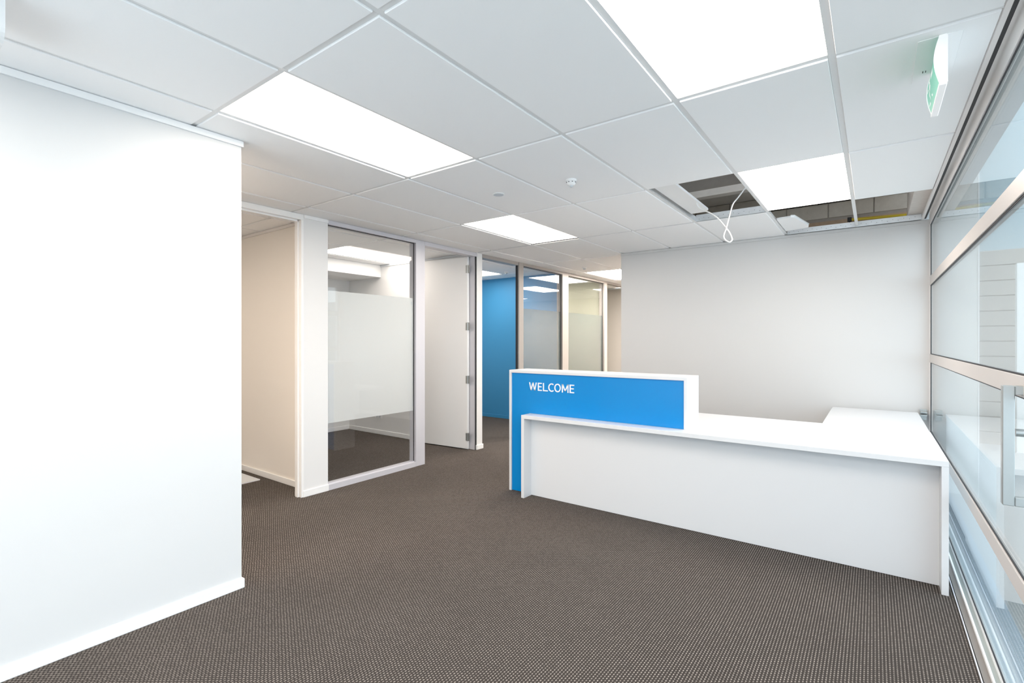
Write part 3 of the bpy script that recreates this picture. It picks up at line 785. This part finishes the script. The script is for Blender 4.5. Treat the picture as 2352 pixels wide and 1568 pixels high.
# gas pipe in the third cell
gp = empty('gas_pipe', (0.05, 6.0, 2.55), 'yellow pipe running along the wall inside the open ceiling cell by the glass', 'pipe')
b = bmesh.new(); bm_cyl(b, (-0.185, 6.0, 2.567), (0.435, 0, -0.018), 0.013, 0.435, 16); finish(b, 'pipe', MAT['yellow'], gp)
b = bmesh.new(); bm_box(b, -0.215, -0.180, 5.982, 6.018, 2.548, 2.590, 0.002); bm_box(b, -0.202, -0.190, 5.99, 6.01, 2.525, 2.548); finish(b, 'clamp', MAT['dark'], gp)
# loose cable
cbp = [(-0.762, 4.10, 2.575), (-0.80, 4.10, 2.515), (-0.848, 4.10, 2.455), (-0.884, 4.1, 2.410), (-0.908, 4.1, 2.327), (-0.932, 4.1, 2.231), (-0.949, 4.1, 2.181), (-0.944, 4.1, 2.150), (-0.922, 4.1, 2.128),
       (-0.904, 4.1, 2.121), (-0.889, 4.102, 2.138), (-0.900, 4.108, 2.175), (-0.924, 4.112, 2.221), (-0.994, 4.115, 2.318), (-1.053, 4.12, 2.371), (-1.113, 4.12, 2.409), (-1.142, 4.12, 2.430), (-1.155, 4.12, 2.452), (-1.165, 4.12, 2.485)]
cb = bmesh.new(); bm_tube(cb, smooth_path(cbp, 6), 0.0052, 8)
o = finish(cb, 'power_cable', MAT['plastic'], loc=(-0.95, 4.1, 2.3), smooth=True); tag(o, 'loose white cable looping down from the open ceiling cell', 'cable')

# ------------------------------------------------------------------ small things in the offices
po = empty('power_outlet', (-5.80, 4.62, 0.25), 'white power outlet low on the side wall of the glazed office', 'power outlet')
box('plate', -5.875, -5.725, 4.611, 4.6198, 0.228, 0.290, 'plastic', po, 0.002)
for xx in (-5.845, -5.785): box('socket', xx, xx + 0.035, 4.6095, 4.6109, 0.238, 0.270, 'greyplastic', po)
box('plug', -5.79, -5.765, 4.585, 4.6094, 0.262, 0.283, 'greyplastic', po, 0.002)
fp = empty('floor_panel', (-5.0, 2.3, 0), 'flat pale grey panel lying on the carpet just inside the first doorway', 'panel')
b = bmesh.new(); bm_prism(b, [(-5.35, 2.40), (-4.80, 2.40), (-4.80, 2.235), (-5.35, 2.235)], 'z', 0.0005, 0.010); finish(b, 'sheet', MAT['greyplastic'], fp)
boxes('edge', [(-5.35, -4.795, 2.228, 2.2345, 0.0005, 0.012), (-4.7995, -4.795, 2.2347, 2.40, 0.0005, 0.012)], 'trim', fp)

# ------------------------------------------------------------------ outside the glass
o = box('exterior_pier', 0.46, 0.735, 5.90, 6.30, -0.06, 2.90, 'render'); tag(o, 'pale rendered pier outside, right behind the end of the glass wall', 'pier', kind='structure')
o = box('trim_9', 0.7352, 0.745, 5.893, 5.915, -0.06, 2.90, 'trim'); tag(o, 'thin white corner bead on the pale pier outside', 'trim', kind='structure')
o = box('soffit', 0.457, 0.70, -1.6, 12, 2.74, 2.80, 'soffit'); tag(o, 'grey soffit outside above the glass wall', 'soffit', kind='structure')
ow = box('wall_outside', 0.5, 7.0, 9.03, 9.2, -0.06, 2.55, 'siding'); tag(ow, 'weathered boarded wall across the yard outside', 'wall', kind='structure')
for k in range(13): box('board', 0.5, 7.0, 9.0, 9.029, -0.05 + k * 0.2, 0.142 + k * 0.2, 'siding', ow, 0.006)
o = box('sky_backdrop', 0.8, 9.0, 14.0, 14.3, -0.06, 9.0, 'sky_tone'); tag(o, 'added blue grey building face beyond the yard outside', 'backdrop', kind='structure')  # added backdrop, stands in for a dimmer sky above the boards
o = box('exterior_post', 1.41, 1.50, 8.5, 8.6, -0.06, 2.3, 'render'); tag(o, 'pale slim post outside in front of the boarded wall', 'post', kind='structure')
# ------------------------------------------------------------------ room end behind the camera: a second glazed front
w5 = empty('window_5', (-1.2, -1.65, 0), 'glazed entrance front behind the camera', 'window', kind='structure')
box('sill', -2.789, 0.40, -1.7, -1.62, 0, 0.06, 'frame', w5)
box('head', -2.789, 0.40, -1.7, -1.62, 2.38, CH - .003, 'frame', w5)
for xx in (-2.789, -1.74, -0.69, 0.345): box('post', xx, xx + 0.055, -1.7, -1.62, 0.0602, 2.3798, 'frame', w5)
for x0, x1 in ((-2.734, -1.74), (-1.685, -0.69), (-0.635, 0.345)): box('glass_pane', x0, x1, -1.665, -1.659, 0.0602, 2.3798, 'glass_shop', w5)
wall('wall_entrance', -6.6, -2.79, -1.7, -1.601, label='white wall closing the offices beside the entrance')
